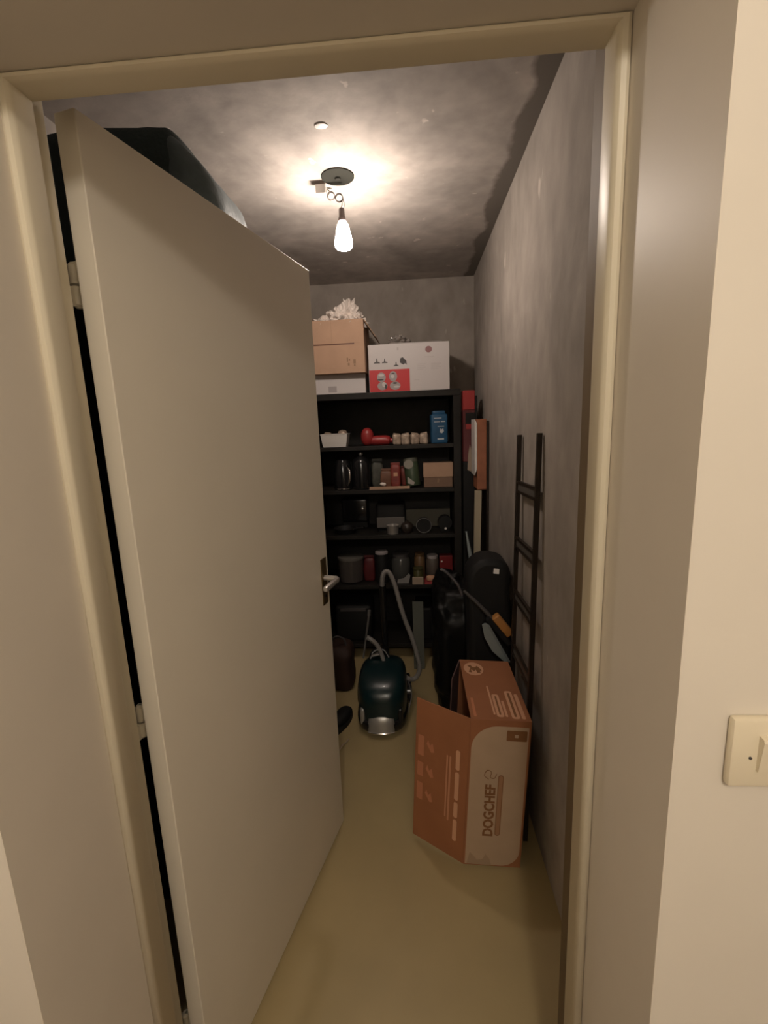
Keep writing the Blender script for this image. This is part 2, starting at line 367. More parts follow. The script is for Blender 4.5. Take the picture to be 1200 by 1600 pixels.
# ------------------------------------------------------------------ shelving unit
SX0, SX1, SY0, SY1, SZ = -.68, .287, 2.82, 3.20, 1.727
T = thing('shelving_unit', 'tall black-brown open shelving unit against the back wall', 'shelving unit', ((SX0+SX1)/2, (SY0+SY1)/2, 0))
hw, hd = (SX1-SX0)/2, (SY1-SY0)/2
b = B(); b.box((-hw, -hd, SZ-.036), (hw, hd, SZ), .002); obj('top_board', b, m_black, T)
for sx in (-1, 1):
    b = B(); b.box((sx*hw-(0 if sx < 0 else .045), -hd+.001, 0), (sx*hw+(.045 if sx < 0 else 0), hd, SZ-.0365), .002); obj('side_panel', b, m_black, T)
ZA, ZBB, ZCC, ZD = 1.41, 1.14, .848, .515
for z in (ZA, ZBB, ZCC, ZD, .11):
    b = B(); b.box((-hw+.0455, -hd+.004, z-.024), (hw-.0455, hd-.008, z), .0015); obj('shelf', b, m_black, T)
b = B(); b.box((-hw+.0455, hd-.0075, .02), (hw-.0455, hd, SZ-.037)); obj('back_panel', b, m_black, T)

# ---- on top of the unit
T = thing('flat_white_box', 'flat white box on top of the shelving unit under the tan cardboard box', 'box', (-.43, 2.95, SZ+.0005))
b = B(); b.box((-.155, -.13, 0), (.155, .13, .112), .002); obj('carton', b, m_wbox, T)
b = B(); b.box((-.07, -.1306, .01), (-.02, -.130, .045)); obj('printed_mark', b, m_grey, T)

CBZ = SZ+.1135
T = thing('cardboard_box', 'open tan cardboard box stuffed with crumpled white paper on top of the shelving', 'box', (-.42, 2.91, CBZ), (0, 0, -.02))
def carton(T, x, y, h, t, m, mi, name='carton'):
    b = B(); b.box((-x, -y, 0), (x, y, t), m=m); b.box((-x, -y, t), (x, -y+t, h), m=m); b.box((-x, y-t, t), (x, y, h), m=m)
    b.box((-x, -y+t, t), (-x+t, y-t, h), m=m); b.box((x-t, -y+t, t), (x, y-t, h), m=m); return obj(name, b, None, T)
carton(T, .155, .145, .294, .004, m_card, m_cardin)
b = B(); b.box((-.14, -.1457, .158), (.098, -.1451, .165)); obj('tape_strip', b, m_tape, T)
b = B(); b.box((-.0335, -.1456, .168), (-.0325, -.1451, .294)); b.box((-.155, -.1456, .1645), (.13, -.1451, .1652)); obj('fold_line', b, m_cardin, T)
b = B(); b.box((.05, -.1456, .062), (.058, -.1451, .085)); b.box((.062, -.1456, .066), (.07, -.1451, .078)); b.box((.055, -.1456, .04), (.066, -.1451, .055)); b.box((.088, -.1456, .05), (.102, -.1451, .074)); b.box((.09, -.1456, .036), (.10, -.1451, .046)); obj('printed_mark', b, m_cardin, T)
R = Matrix.Rotation(math.radians(-62), 3, 'Y')
b = B(); b.prism([(0, 0), (.066, -.098), (.069, -.095), (.004, .003)], 'y', -.13, .13); obj('flap', b, m_cardin, T, (.1555, 0, .290))
b = B(); b.prism([(0, 0), (.006, .0), (-.03, .06), (-.034, .058)], 'y', -.13, .13); obj('flap', b, m_card, T, (-.155, 0, .294))
# crumpled paper
b = B()
for i, (x, y, z, rx, rz) in enumerate([(-.06, 0, .0, .075, .05), (.0, -.02, .02, .07, .06), (.055, .0, .035, .06, .085), (.10, -.02, .0, .055, .05), (-.10, -.03, -.01, .05, .035), (.03, .06, .02, .08, .07)]):
    t = bmesh.new(); bmesh.ops.create_icosphere(t, subdivisions=4, radius=1)
    for v in t.verts:
        p = v.co.copy(); q = p*1.7+Vector((i*3.1, 1, 0)); n1 = noise.noise(q); n3 = abs(noise.noise(q*2.3)); n4 = noise.cell(q*1.6)
        k = .8+.5*n1+.75*n3+.16*n4
        v.co = Vector((x+p.x*rx*k, y+p.y*.07*k, max(-.06, z+p.z*rz*k)))
    b.join(t, m_tissue)
tag(obj('crumpled_paper', b, None, None, (-.42, 2.885, CBZ+.294), smooth=12), 'crumpled white paper spilling out of the tan cardboard box', 'paper')

WX, WY = -.015, 2.965
T = thing('white_carton', 'wide white carton with red label and small black pictures on top of the shelving', 'box', (WX, WY, SZ+.0005))
b = B(); b.box((-.2385, -.135, 0), (.2385, .135, .272), .002); obj('carton', b, m_wbox, T)
b = B(); b.box((-.236, -.1357, .002), (-.232+.006+.23, -.1351, .128)); lab = obj('red_label', b, m_red, T)
def blob(name, x, z, rx, rz, m, parent, y):
    b = B(); b.prism([(x+rx*math.cos(a*PI/8), z+rz*math.sin(a*PI/8)) for a in range(16)], 'y', y-.0005, y); return obj(name, b, m, parent)
for i, (x, z, rx, rz) in enumerate([(-.165, .085, .026, .028), (-.095, .088, .024, .030), (-.16, .035, .030, .024), (-.085, .034, .032, .024)]):
    pc = blob('picture', x, z, rx, rz, m_grey, lab, -.1358)
    dx, dz, ax, az = [(0, .012, .017, .007), (-.003, 0, .010, .012), (.010, .008, .012, .015), (.010, -.006, .020, .006)][i]
    blob('picture_highlight', x+dx, z+dz, ax, az, m_wbox, pc, -.1364)
    dx, dz, ax, az = [(-.006, -.014, .020, .004), (0, .016, .010, .004), (.020, -.004, .006, .014), (0, .015, .014, .005)][i]
    blob('picture_shadow_line', x+dx, z+dz, ax, az, m_dkgrey, pc, -.1369)
for cx, cz, s_ in ((-.188, .166, 1), (-.142, .166, .9), (-.075, .146, .8)):
    b = B(); b.prism([(cx-.020*s_, cz), (cx+.020*s_, cz), (cx+.016*s_, cz+.006*s_), (cx+.004, cz+.009*s_), (cx+.002, cz+.028*s_), (cx-.002, cz+.028*s_), (cx-.004, cz+.009*s_), (cx-.016*s_, cz+.006*s_)], 'y', -.1357, -.1351); obj('small_picture', b, m_dkgrey, T)
b = B(); b.prism([(-.052, .165), (-.032, .152), (-.022, .160), (-.012, .15), (-.014, .172), (-.025, .185), (-.036, .195), (-.05, .188)], 'y', -.1357, -.1351); obj('small_picture', b, m_dkgrey, T)
b = B(); b.prism([(.118+.02*math.cos(a*PI/12), .232+.018*math.sin(a*PI/12)) for a in range(24)], 'y', -.1357, -.1351); obj('round_logo', b, mat('logo_red_grey', (.30, .15, .15), .6), T)
m_faint = mat('faint_print', (.48, .44, .43), .6)
for (x0, x1, z) in [(.088, .15, .190), (.05, .10, .150), (.05, .09, .140), (.05, .10, .130), (.05, .085, .120), (.13, .19, .150), (.13, .18, .140), (.13, .19, .130), (.13, .175, .120), (.03, .06, .06)]:
    b = B(); b.box((x0, -.1356, z), (x1, -.1351, z+.002)); obj('faint_print_line', b, m_faint, T)
b = B(); b.box((-.068, -.1356, .235), (-.058, -.1351, .250)); obj('printed_mark', b, m_faint, T)
# film bag and lid lying on the carton
b = B(); b.box((-.115, -.10, 0), (.20, .11, .012), .003); tag(obj('grey_tray', b, mat('grey_lid', (.30, .27, .25), .5), None, (WX+.0, WY+.01, SZ+.2735)), 'flat grey tray lying on top of the white carton', 'tray')
b = B(); t = bmesh.new(); bmesh.ops.create_icosphere(t, subdivisions=4, radius=1)
for v in t.verts:
    p = v.co.copy(); k = 1+.5*noise.noise(p*2.6)+.45*abs(noise.noise(p*6))
    v.co = Vector((p.x*.052*k, p.y*.05*k, max(-.018, p.z*.028*k)))
b.join(t, m_film); tag(obj('plastic_bag', b, None, None, (WX-.055, WY-.02, SZ+.2735+.0125+.018), smooth=20), 'small crumpled clear plastic bag on top of the white carton', 'plastic bag')

# ---- shelf A
def bag(name, label, cat, x, y, z, w_, d, h, m, e=(.45, .45), amp=.006, group=None, rz=0, parts=None, top=True):
    T = thing(name, label, cat, (x, y, z+.0005), (0, 0, rz), group)
    b = B(); b.se((0, 0, h*.46), (w_/2, d/2, h*.46), e[0], e[1], 28, 18, amp=amp, sc=14, seed=x*31+z*7, flat=0); obj('pouch', b, m, T, smooth=180)
    if top:
        b = B(); b.box((-w_*.44, -.0025, h*.90), (w_*.44, .0025, h), .001); obj('top_seal', b, m, T)
    return T
T = thing('white_basket', 'small white plastic tub with scraps inside on the top shelf', 'basket', (-.487, 2.895, ZA+.0008))
b = B()
pr = [(.066, 0), (.072, .03), (.078, .075), (.081, .078), (.080, .081), (.075, .080), (.069, .03), (.063, .004)]
b.lathe([(r, z) for r, z in pr], 4)
for v in b.bm.verts: v.co = Matrix.Rotation(PI/4, 3, 'Z') @ v.co; v.co.x *= 1.5; v.co.y *= 1.1
obj('tub', b, m_white, T)
for i, (x, z, r) in enumerate([(-.048, .078, .022), (.05, .088, .026), (.0, .068, .020)]):
    b = B(); b.se((x, -.01, z-.012), (r*1.05, .022, r), .8, .8, 18, 12, amp=.012, sc=30, seed=i); tag(obj('wrapped_snack', b, m_beige if i != 1 else m_foil, None, (-.487, 2.895, ZA+.0008), smooth=40), ['crumpled beige wrapper at the left end of the white tub', 'crumpled beige wrapper in the middle of the white tub', 'pale wrapper standing up at the right end of the white tub'][i], 'wrapper', 'wrappers in the white tub')
T = thing('red_bottle', 'red plastic bottle lying on its side on the top shelf beside the packets', 'bottle', (-.235, 2.90, ZA+.0005))
b = B(); b.se((-.052, 0, .055), (.040, .040, .055), .85, .9, 26, 18); obj('round_end', b, m_redpl, T, smooth=180)
b = B(); b.tube([(-.03, 0, .031), (0, 0, .031), (.06, 0, .031), (.085, 0, .029), (.092, 0, .028)], [.026, .030, .030, .027, .016], 20); obj('body', b, m_redpl, T, smooth=50)
b = B(); b.tube([(.092, 0, .028), (.104, 0, .028)], .014, 16); obj('cap', b, m_redpl, T, smooth=50)
for i in range(4):
    x = -.103+i*.056
    T = thing('snack_packet', ['gold-white packet at the left of the row beside the red bottle', 'gold-white packet, second from the red bottle', 'gold-white packet, third from the red bottle', 'gold-white packet beside the blue pack'][i], 'packet', (x, 2.885, ZA+.0005), (0, 0, .1*(-1)**i), 'packets on the top shelf')
    b = B(); b.se((0, 0, .031), (.0272, .026, .033), .35, .5, 22, 14, amp=.003, sc=26, seed=i*3, flat=0); obj('pouch', b, m_foil, T, smooth=30)
    b = B(); b.box((-.021, -.002, .055), (.020, .002, .069), .0005, rot=Matrix.Rotation(.2*(-1)**i, 3, 'Y')); obj('top_seal', b, m_foil, T)
T = thing('blue_pack', 'tall blue paper pack with white lettering at the right of the top shelf', 'packet', (.158, 2.90, ZA+.0005), (0, 0, .12))
b = B(); b.box((-.050, -.033, 0), (.050, .033, .175), .007, seg=3); b.box((-.040, -.02, .17), (.040, .02, .196), .008, seg=2); obj('paper_pack', b, m_blue, T, smooth=40)
for x0, x1, z0, z1 in ((-.034, .012, .150, .154), (-.034, .002, .128, .132), (.008, .034, .128, .134), (-.012, .028, .100, .104), (-.014, .026, .022, .031)):
    b = B(); b.box((x0, -.0338, z0), (x1, -.0331, z1)); obj('printed_line', b, m_text, T)
b = B(); b.prism([(.0, .066), (.014, .060), (.026, .072), (.022, .090), (.010, .082), (.002, .092)], 'y', -.0338, -.0331); obj('printed_emblem', b, m_text, T)

# ---- shelf B
T = thing('electric_kettle', 'glossy black kettle with a silver-edged handle at the left of the second shelf', 'kettle', (-.452, 2.90, ZBB+.0005))
b = B(); b.lathe([(.058, 0), (.062, .01), (.060, .09), (.050, .155), (.044, .175)], 28); obj('body', b, m_blkpl, T, smooth=40)
b = B(); b.lathe([(.044, .175), (.042, .186), (.015, .192), (.010, .200), (.002, .203)], 28); obj('lid', b, m_blkpl, T, smooth=40)
b = B(); b.tube(smoothpts([(.035, -.052, .150), (.052, -.078, .12), (.050, -.080, .06), (.034, -.058, .03)]), .007, 10); obj('handle', b, m_chrome, T, smooth=50)
b = B(); b.lathe([(.0605, .004), (.0632, .006), (.0632, .010), (.0612, .012)], 28); obj('base_ring', b, m_chrome, T, smooth=40)
T = thing('thermos_flask', 'tall glossy black flask with a steel knob beside the black kettle', 'flask', (-.335, 2.90, ZBB+.0005))
b = B(); b.lathe([(.056, 0), (.058, .008), (.058, .165), (.050, .185), (.038, .198)], 28); obj('body', b, m_blkpl, T, smooth=40)
b = B(); b.lathe([(.038, .198), (.032, .208), (.014, .212)], 24); obj('cap', b, m_blkpl, T, smooth=40)
b = B(); b.lathe([(.010, .211), (.014, .217), (.013, .226), (.004, .231)], 18); obj('knob', b, m_steel, T, smooth=50)
bag('grey_pouch', 'dark grey-green pouch leaning beside the black flask on the second shelf', 'pouch', -.235, 2.93, ZBB, .075, .05, .185, m_gpouch, rz=.2)
bag('coffee_pouch', 'brown packet with a pale corner standing in the middle of the second shelf', 'packet', -.178, 2.885, ZBB, .07, .045, .125, m_brownp)
b = B(); b.se((0, 0, .011), (.020, .012, .011), .8, .8, 14, 10, amp=.004, sc=40, flat=0); tag(obj('pale_scrap', b, m_tissue, None, (-.196, 2.842, ZBB+.0205), smooth=60), 'small pale lump lying in front of the brown packet', 'scrap')
T = bag('tall_red_packet', 'tall dark red packet standing left of the green tin', 'packet', -.118, 2.89, ZBB, .066, .045, .16, m_rpack)
b = B(); b.box((-.012, -.0245, .075), (.014, -.0235, .098)); obj('label_patch', b, m_palep, T)
bag('short_red_packet', 'short red-brown packet squeezed between tall red packet and green tin', 'packet', -.068, 2.97, ZBB, .04, .035, .13, m_rpack)
T = thing('green_tin', 'dark green cylindrical tin with a pale lid tilted on the second shelf', 'tin', (-.006, 2.90, ZBB+.0085), (math.radians(-8), math.radians(-6), 0))
b = B(); b.lathe([(.044, .0), (.046, .004), (.046, .150), (.044, .155)], 26); obj('can', b, m_green, T, smooth=40)
b = B(); b.lathe([(.047, .150), (.047, .172), (.040, .176)], 26); obj('lid', b, mat('dull_green_grey', (.12, .12, .09), .5), T, smooth=40)
b = B(); b.prism([(-.014+.030*math.cos(a*PI/10), .135+.028*math.sin(a*PI/10)) for a in range(20)], 'y', -.0475, -.0445); obj('round_label', b, mat('tin_label', (.24, .22, .18), .5), T)
b = B(); b.prism([(-.034, .02), (.0, .004), (.012, .018), (-.03, .06)], 'y', -.0478, -.0440); obj('printed_patch', b, mat('tin_patch', (.32, .29, .25), .5), T)
T = thing('lidded_box', 'small brown cardboard box with overhanging lid at the right of the second shelf', 'box', (.148, 2.93, ZBB+.0005))
b = B(); b.box((-.088, -.06, 0), (.088, .06, .072), .001); obj('tray', b, mat('dark_card', (.22, .135, .09), .8), T)
b = B(); b.box((-.091, -.063, .062), (.091, .063, .150), .001); obj('lid', b, m_card, T)
b = B(); b.prism([(-.006, .028), (.004, .026), (.008, .045), (.002, .056), (-.004, .050)], 'y', -.0607, -.0601); obj('printed_mark', b, m_cardin, T)
b = B(); b.box((-.125, -.018, 0), (.125, .030, .004), m=m_card); b.box((-.125, -.018, .004), (.125, -.014, .018), m=m_card); tag(obj('cardboard_tray', b, None, None, (-.155, 2.843, ZBB+.0005)), 'low cardboard strip along the front edge of the second shelf', 'cardboard tray')

# ---- shelf C
T = thing('frying_pan', 'dark pan lying flat at the left of the third shelf', 'pan', (-.46, 2.915, ZCC+.0005))
b = B(); b.lathe([(.060, 0), (.076, .035), (.079, .035), (.077, .032), (.058, .004)], 30); obj('pan_body', b, m_blk, T, smooth=40)
b = B(); b.tube([(.055, -.03, .03), (.10, -.045, .042), (.13, -.055, .046)], [.008, .009, .010], 10); obj('handle', b, m_blkpl, T, smooth=40)
T = thing('coffee_maker', 'black appliance with one shiny knob at the left of the third shelf', 'appliance', (-.41, 3.11, ZCC+.0005))
b = B(); b.box((-.09, -.06, .04), (.09, .06, .205), .015, seg=3); obj('housing', b, m_blkpl, T, smooth=40)
b = B(); b.lathe([(.013, 0), (.013, .02), (.008, .024)], 16); q = obj('knob', b, m_chrome, T, (.055, -.06, .135), smooth=40); q.rotation_euler = (PI/2, 0, 0)
b = B(); b.box((-.085, -.055, 0), (.085, .055, .04), .004); obj('base', b, m_blk, T)
T = thing('toaster', 'black and dark grey toaster in the middle of the third shelf', 'toaster', (-.160, 2.985, ZCC+.0005))
b = B(); b.box((-.095, -.075, .012), (.095, .075, .185), .018, m=m_blk, seg=3); obj('housing', b, None, T, smooth=40)
b = B(); b.box((-.090, -.0795, .030), (.090, -.0755, .098), .002); obj('front_panel', b, mat('dull_grey_metal', (.14, .13, .12), .45, .3), T)
b = B(); b.box((-.08, -.06, 0), (.08, .06, .012)); obj('foot', b, m_blk, T)
T = thing('steel_cup', 'shiny steel cup at the front of the third shelf', 'cup', (-.146, 2.862, ZCC+.0005))
b = B(); b.lathe([(.030, 0), (.036, .002), (.040, .055), (.041, .057), (.039, .057), (.034, .006), (.001, .005)], 28); obj('cup_body', b, m_steel, T, smooth=35)
T = thing('dark_pot', 'small dark rounded pot right of the steel cup', 'pot', (-.056, 2.89, ZCC+.0005))
b = B(); b.lathe([(.028, 0), (.040, .02), (.042, .045), (.030, .062), (.010, .070), (.009, .078), (.002, .080)], 24); obj('pot_body', b, mat('dark_brown_glaze', (.03, .022, .017), .35), T, smooth=50)
T = thing('round_tin', 'round black tin with a grey rim standing on edge on the third shelf', 'tin', (.052, 2.88, ZCC+.003))
b = B(); b.tube([(0, -.02, .047), (0, .02, .047)], .047, 28); obj('disc', b, m_blk, T, smooth=40)
b = B(); b.tube([(.047*math.cos(a*PI/16), -.021, .047+.047*math.sin(a*PI/16)) for a in range(0, 33)], .002, 6); obj('rim', b, mat('grey_rim', (.2, .19, .18), .4), T, smooth=50)
T = thing('round_lens', 'black round knob-like gadget with a white dot at the right end of the third shelf', 'gadget', (.186, 2.895, ZCC+.0005))
b = B(); b.tube([(0, -.03, .062), (0, .03, .062)], .044, 24); b.box((-.03, -.025, 0), (.03, .025, .03), .004); obj('body', b, m_blk, T, smooth=40)
b = B(); b.se((.004, -.032, .024), (.008, .004, .008), 1, 1, 14, 8); obj('white_dot', b, m_white, T, smooth=180)
b = B(); b.box((-.148, -.012, 0), (.148, .012, .118), .002); tag(obj('flat_grey_box', b, mat('grey_beige_card', (.13, .12, .09), .7), None, (.085, 3.07, ZCC+.0005)), 'flat grey-beige box standing behind the round tin on the third shelf', 'box')

# ---- shelf D
T = thing('storage_jar', 'large clear-sided tub with dark contents at the left of the fourth shelf', 'jar', (-.437, 2.93, ZD+.0005))
b = B(); b.lathe([(.062, 0), (.080, .01), (.086, .13), (.086, .16)], 28); obj('jar_body', b, mat('smoky_plastic', (.07, .06, .055), .2), T, smooth=40)
b = B(); b.lathe([(.088, .158), (.088, .172), (.083, .175)], 28); obj('lid', b, mat('grey_lid2', (.12, .11, .095), .5), T, smooth=40)
bag('dark_red_packet', 'dark red packet right of the large tub on the fourth shelf', 'packet', -.315, 2.93, ZD, .075, .06, .175, mat('wine_red_pack', (.10, .012, .014), .5, var=.2, vscale=20))
T = thing('grey_lid_canister', 'black canister with a grey lid behind the vacuum hose top', 'canister', (-.228, 2.90, ZD+.0005))
b = B(); b.lathe([(.040, 0), (.041, .19), (.039, .196)], 24); obj('can', b, m_blk, T, smooth=40)
b = B(); b.lathe([(.042, .194), (.042, .208), (.036, .212)], 24); obj('lid', b, m_grey, T, smooth=40)
T = thing('grey_jar', 'wide dull grey glass jar in the middle of the fourth shelf', 'jar', (-.106, 2.96, ZD+.0005))
b = B(); b.lathe([(.058, 0), (.065, .01), (.065, .14), (.056, .155)], 26); obj('jar_body', b, mat('grey_glass', (.07, .07, .065), .2), T, smooth=40)
b = B(); b.lathe([(.058, .154), (.058, .176), (.054, .179)], 26); obj('lid', b, m_dkgrey, T, smooth=40)
b = B(); b.prism([(-.045, 0), (.03, 0), (.042, .05), (.03, .062), (.0, .03), (-.04, .022)], 'y', -.008, .008); tag(obj('crumpled_wrapper', b, mat('grey_film', (.25, .24, .23), .3), None, (-.085, 2.868, ZD+.0005)), 'small grey crumpled wrapper in front of the dull grey jar', 'wrapper')
for i, (x, r, h, mm, lb) in enumerate([(.020, .036, .18, m_amber, 'brown jar behind the small cream box on the fourth shelf'), (.104, .042, .165, mat('grey_brown_contents', (.10, .08, .065), .5), 'clear jar with a pale lid right of the brown jar')]):
    T = thing('glass_jar', lb, 'jar', (x, 2.94, ZD+.0005), group='jars on the fourth shelf')
    b = B(); b.lathe([(r*.9, 0), (r, .008), (r, h-.03), (r*.8, h-.015)], 24); obj('jar_body', b, mm, T, smooth=40)
    b = B(); b.lathe([(r*.85, h-.018), (r*.85, h), (r*.8, h+.002)], 24); obj('lid', b, m_grey if i else m_amber, T, smooth=40)
T = thing('olive_jar', 'squat olive green jar lid just above the small cream box', 'jar', (.008, 2.875, ZD+.0005))
b = B(); b.lathe([(.030, 0), (.032, .006), (.032, .08), (.026, .09)], 20); obj('jar_body', b, mat('olive', (.07, .065, .02), .4), T, smooth=40)
b = B(); b.lathe([(.034, .088), (.034, .1), (.03, .103)], 20); obj('lid', b, mat('olive_lid', (.06, .055, .02), .4), T, smooth=40)
T = thing('cream_box', 'small cream carton at the front edge of the fourth shelf', 'box', (.005, 2.833, ZD+.0005))
b = B(); b.box((-.036, -.008, 0), (.036, .008, .05), .004); obj('carton', b, m_beige, T)
b = B(); b.box((-.05, -.085, 0), (.05, .085, .012), .002); tag(obj('red_booklet', b, mat('red_pink_cover', (.36, .05, .05), .5), None, (.098, 2.915, ZD+.0005)), 'red booklet lying flat at the front of the fourth shelf', 'booklet')
b = B(); b.se((0, 0, .018), (.030, .02, .018), .5, .6, 18, 10, amp=.004, sc=30, flat=0); tag(obj('pink_sachet', b, m_palep, None, (.09, 2.862, ZD+.0135), smooth=40), 'small pinkish sachet lying on the red booklet', 'sachet')
T = thing('red_carton', 'dark red carton with a white dot at the right end of the fourth shelf', 'packet', (.192, 2.94, ZD+.0005))
b = B(); b.box((-.042, -.03, 0), (.042, .03, .165), .002); obj('carton', b, mat('crimson', (.20, .018, .02), .4), T)
b = B(); b.se((-.028, -.031, .128), (.006, .002, .006), 1, 1, 12, 8); obj('white_dot', b, m_white, T, smooth=180)

# ---- under the fourth shelf
T = thing('black_appliance', 'black appliance with a grey top strip on the floor shelf at the left', 'appliance', (-.43, 2.98, .1105))
b = B(); b.box((-.12, -.12, 0), (.12, .12, .25), .02, seg=3); obj('housing', b, m_blk, T, smooth=40)
b = B(); b.box((-.085, -.1235, .215), (.085, -.1205, .236), .001); obj('grey_strip', b, m_dkgrey, T)
b = B(); b.box((-.11, -.12, 0), (.11, .12, .22), .01); tag(obj('dark_crate', b, m_blk, None, (.09, 3.0, .1105)), 'black crate on the lowest shelf at the right', 'crate')
b = B(); b.box((-.034, -.006, 0), (.034, .006, .43), .001); o = tag(obj('grey_board', b, m_gpanel, None, (.0, 2.70, 0.0)), 'narrow grey-green board standing on the floor below the fourth shelf', 'board'); o.rotation_euler = (math.radians(-9), 0, 0)

# brown bag at the door edge
T = thing('brown_bag', 'dark red-brown bag on the floor beside the edge of the door', 'bag', (-.47, 2.52, 0))
b = B(); b.se((0, 0, .135), (.085, .10, .135), .5, .55, 26, 18, amp=.018, sc=8, seed=4, flat=0); obj('body', b, mat('dark_red_brown_fabric', (.030, .012, .007), .7), T, smooth=180)
b = B(); b.tube(smoothpts([(-.05, -.03, .25), (-.02, -.05, .33), (.03, -.03, .31), (.045, -.02, .24)]), .006, 8); obj('handle', b, m_dkgrey, T, smooth=60)
T = thing('black_slipper', 'black slipper on the floor left of the vacuum cleaner', 'shoe', (-.425, 2.14, 0), (0, 0, -.35))
b = B(); b.prism([(.045*math.cos(a*PI/12)*(1 if math.sin(a*PI/12) < 0 else 1.05), .12*math.sin(a*PI/12)) for a in range(24)], 'z', 0, .018); obj('sole', b, m_blk, T)
b = B(); b.se((0, .03, .025), (.040, .080, .034), .8, .8, 22, 14, flat=.0185); obj('upper', b, m_blk, T, smooth=180)

# ------------------------------------------------------------------ vacuum cleaner
VX, VY = -.197, 2.05
T = thing('vacuum_cleaner', 'dark teal canister vacuum cleaner with grey hose standing on the floor', 'vacuum cleaner', (VX, VY, 0))
b = B(); b.se((0, .205, .135), (.128, .21, .112), .55, .62, 44, 28)
for v in b.bm.verts:
    t = (v.co.y)/.41; v.co.z += .035*math.sin(PI*min(1, max(0, t*.95+.02)))*(v.co.z > .12)
    v.co.x *= 1-.14*max(0, t-.55)
obj('body', b, m_vac, T, smooth=180)
b = B(); b.se((0, .20, .052), (.134, .215, .040), .45, .6, 40, 16); obj('bumper_base', b, m_blkpl, T, smooth=180)
b = B()
for i in range(9):
    pass
prof = []
for j in range(9):
    ang = -.62+j*1.24/8
    prof.append((math.sin(ang)*.112, .060-math.cos(ang)*.075))
top = [b.bm.verts.new((x*.82, y+.030, .140)) for x, y in prof]; mid = [b.bm.verts.new((x, y-.001, .075)) for x, y in prof]; bot = [b.bm.verts.new((x, y-.006, .028)) for x, y in prof]; bo2 = [b.bm.verts.new((x, y+.004, .018)) for x, y in prof]
for A_, B_ in ((top, mid), (mid, bot), (bot, bo2)):
    for k in range(8): b.bm.faces.new((A_[k], A_[k+1], B_[k+1], B_[k]))
fp = obj('front_grille', b, m_silver, T, smooth=40); md = fp.modifiers.new('s', 'SOLIDIFY'); md.thickness = .008; md.offset = 0
b = B(); b.tube([(x*1.0, y-.012, .030) for x, y in prof], .005, 8); obj('chrome_lip', b, m_chrome, fp, smooth=60)
for sx in (-1, 1):
    b = B(); b.se((sx*.095, .03, .095), (.014, .02, .045), .5, .6, 18, 12); obj('side_vent', b, m_silver if sx < 0 else m_blkpl, T, smooth=180)
    b = B(); b.tube([(sx*.118, .30, .062), (sx*.148, .30, .062)], .062, 28); b.tube([(sx*.148, .30, .062), (sx*.151, .30, .062)], .03, 20); obj('wheel', b, m_blkpl, T, smooth=40)
b = B(); b.lathe([(.022, 0), (.022, .02)], 16); q = obj('front_castor', b, m_blk, T, (.0, .07, .022)); q.rotation_euler = (0, PI/2, 0)
b = B(); b.tube(smoothpts([(-.075, .27, .255), (-.055, .30, .300), (.0, .31, .305), (.03, .29, .270)]), .011, 10); obj('carry_handle', b, m_blkpl, T, smooth=50)
b = B(); b.box((-.066, .262, .292), (-.020, .282, .302), .003, rot=Matrix.Rotation(-.25, 3, 'Y')); obj('handle_highlight', b, m_steel, T, label='silver highlight on the carry handle')  # highlight on the carry handle, built as a small steel bar
def ribbed(pts, r, k=10, amp=.0012):
    P = smoothpts(pts, k); return P, [r+(amp if i % 2 else -amp) for i in range(len(P))]
P, R_ = ribbed([(.005, .25, .235), (.004, .245, .27), (-.012, .25, .33), (-.036, .25, .375), (-.066, .25, .402), (-.085, .27, .40)], .012)
b = B(); b.tube(P, R_, 12); obj('hose_stub', b, m_hose, T, smooth=60)
P, R_ = ribbed([(.012, .25, .70), (.016, .25, .745), (.028, .25, .775), (.052, .25, .772), (.080, .25, .700), (.118, .25, .54), (.165, .25, .393), (.194, .25, .270), (.195, .25, .210), (.170, .25, .168), (.134, .25, .168), (.096, .25, .198)], .0125)
b = B(); b.tube(P, R_, 12); obj('hose', b, m_hose, T, smooth=60)
b = B(); b.tube([(.012, .27, .70), (.010, .33, .35), (.01, .42, .06)], .019, 16); obj('wand', b, m_blkpl, T, smooth=40)
b = B(); b.box((-.12, .44, .0), (.14, .53, .045), .014, seg=3); obj('floor_head', b, m_blkpl, T, smooth=40)
b = B(); b.tube([(-.062, .25, .565), (-.065, .25, .535)], .0085, 12); b.tube([(-.065, .25, .535), (-.108, .26, .285)], [.006, .005], 12); obj('extension_tube', b, mat('grey_tube', (.13, .125, .12), .4), T, smooth=40)
b = B(); b.tube(smoothpts([(.13, .30, .13), (.15, .22, .09), (.135, .15, .05), (.128, .12, .03)]), .003, 6); obj('power_cord', b, m_hose, T, smooth=60)

# ------------------------------------------------------------------ right-hand clutter
T = thing('garbage_bag', 'shiny black plastic bag standing on the floor behind the orange-brown box', 'plastic bag', (.185, 2.38, 0))
b = B(); b.se((0, 0, .35), (.105, .24, .35), .42, .5, 64, 54, amp=.035, sc=9, seed=11, flat=0); obj('body', b, m_bin, T, smooth=180)
b = B(); b.se((.01, 0, .70), (.03, .04, .04), .7, .7, 22, 14, amp=.02, sc=22, seed=2); obj('knotted_top', b, m_bin, T, smooth=180)

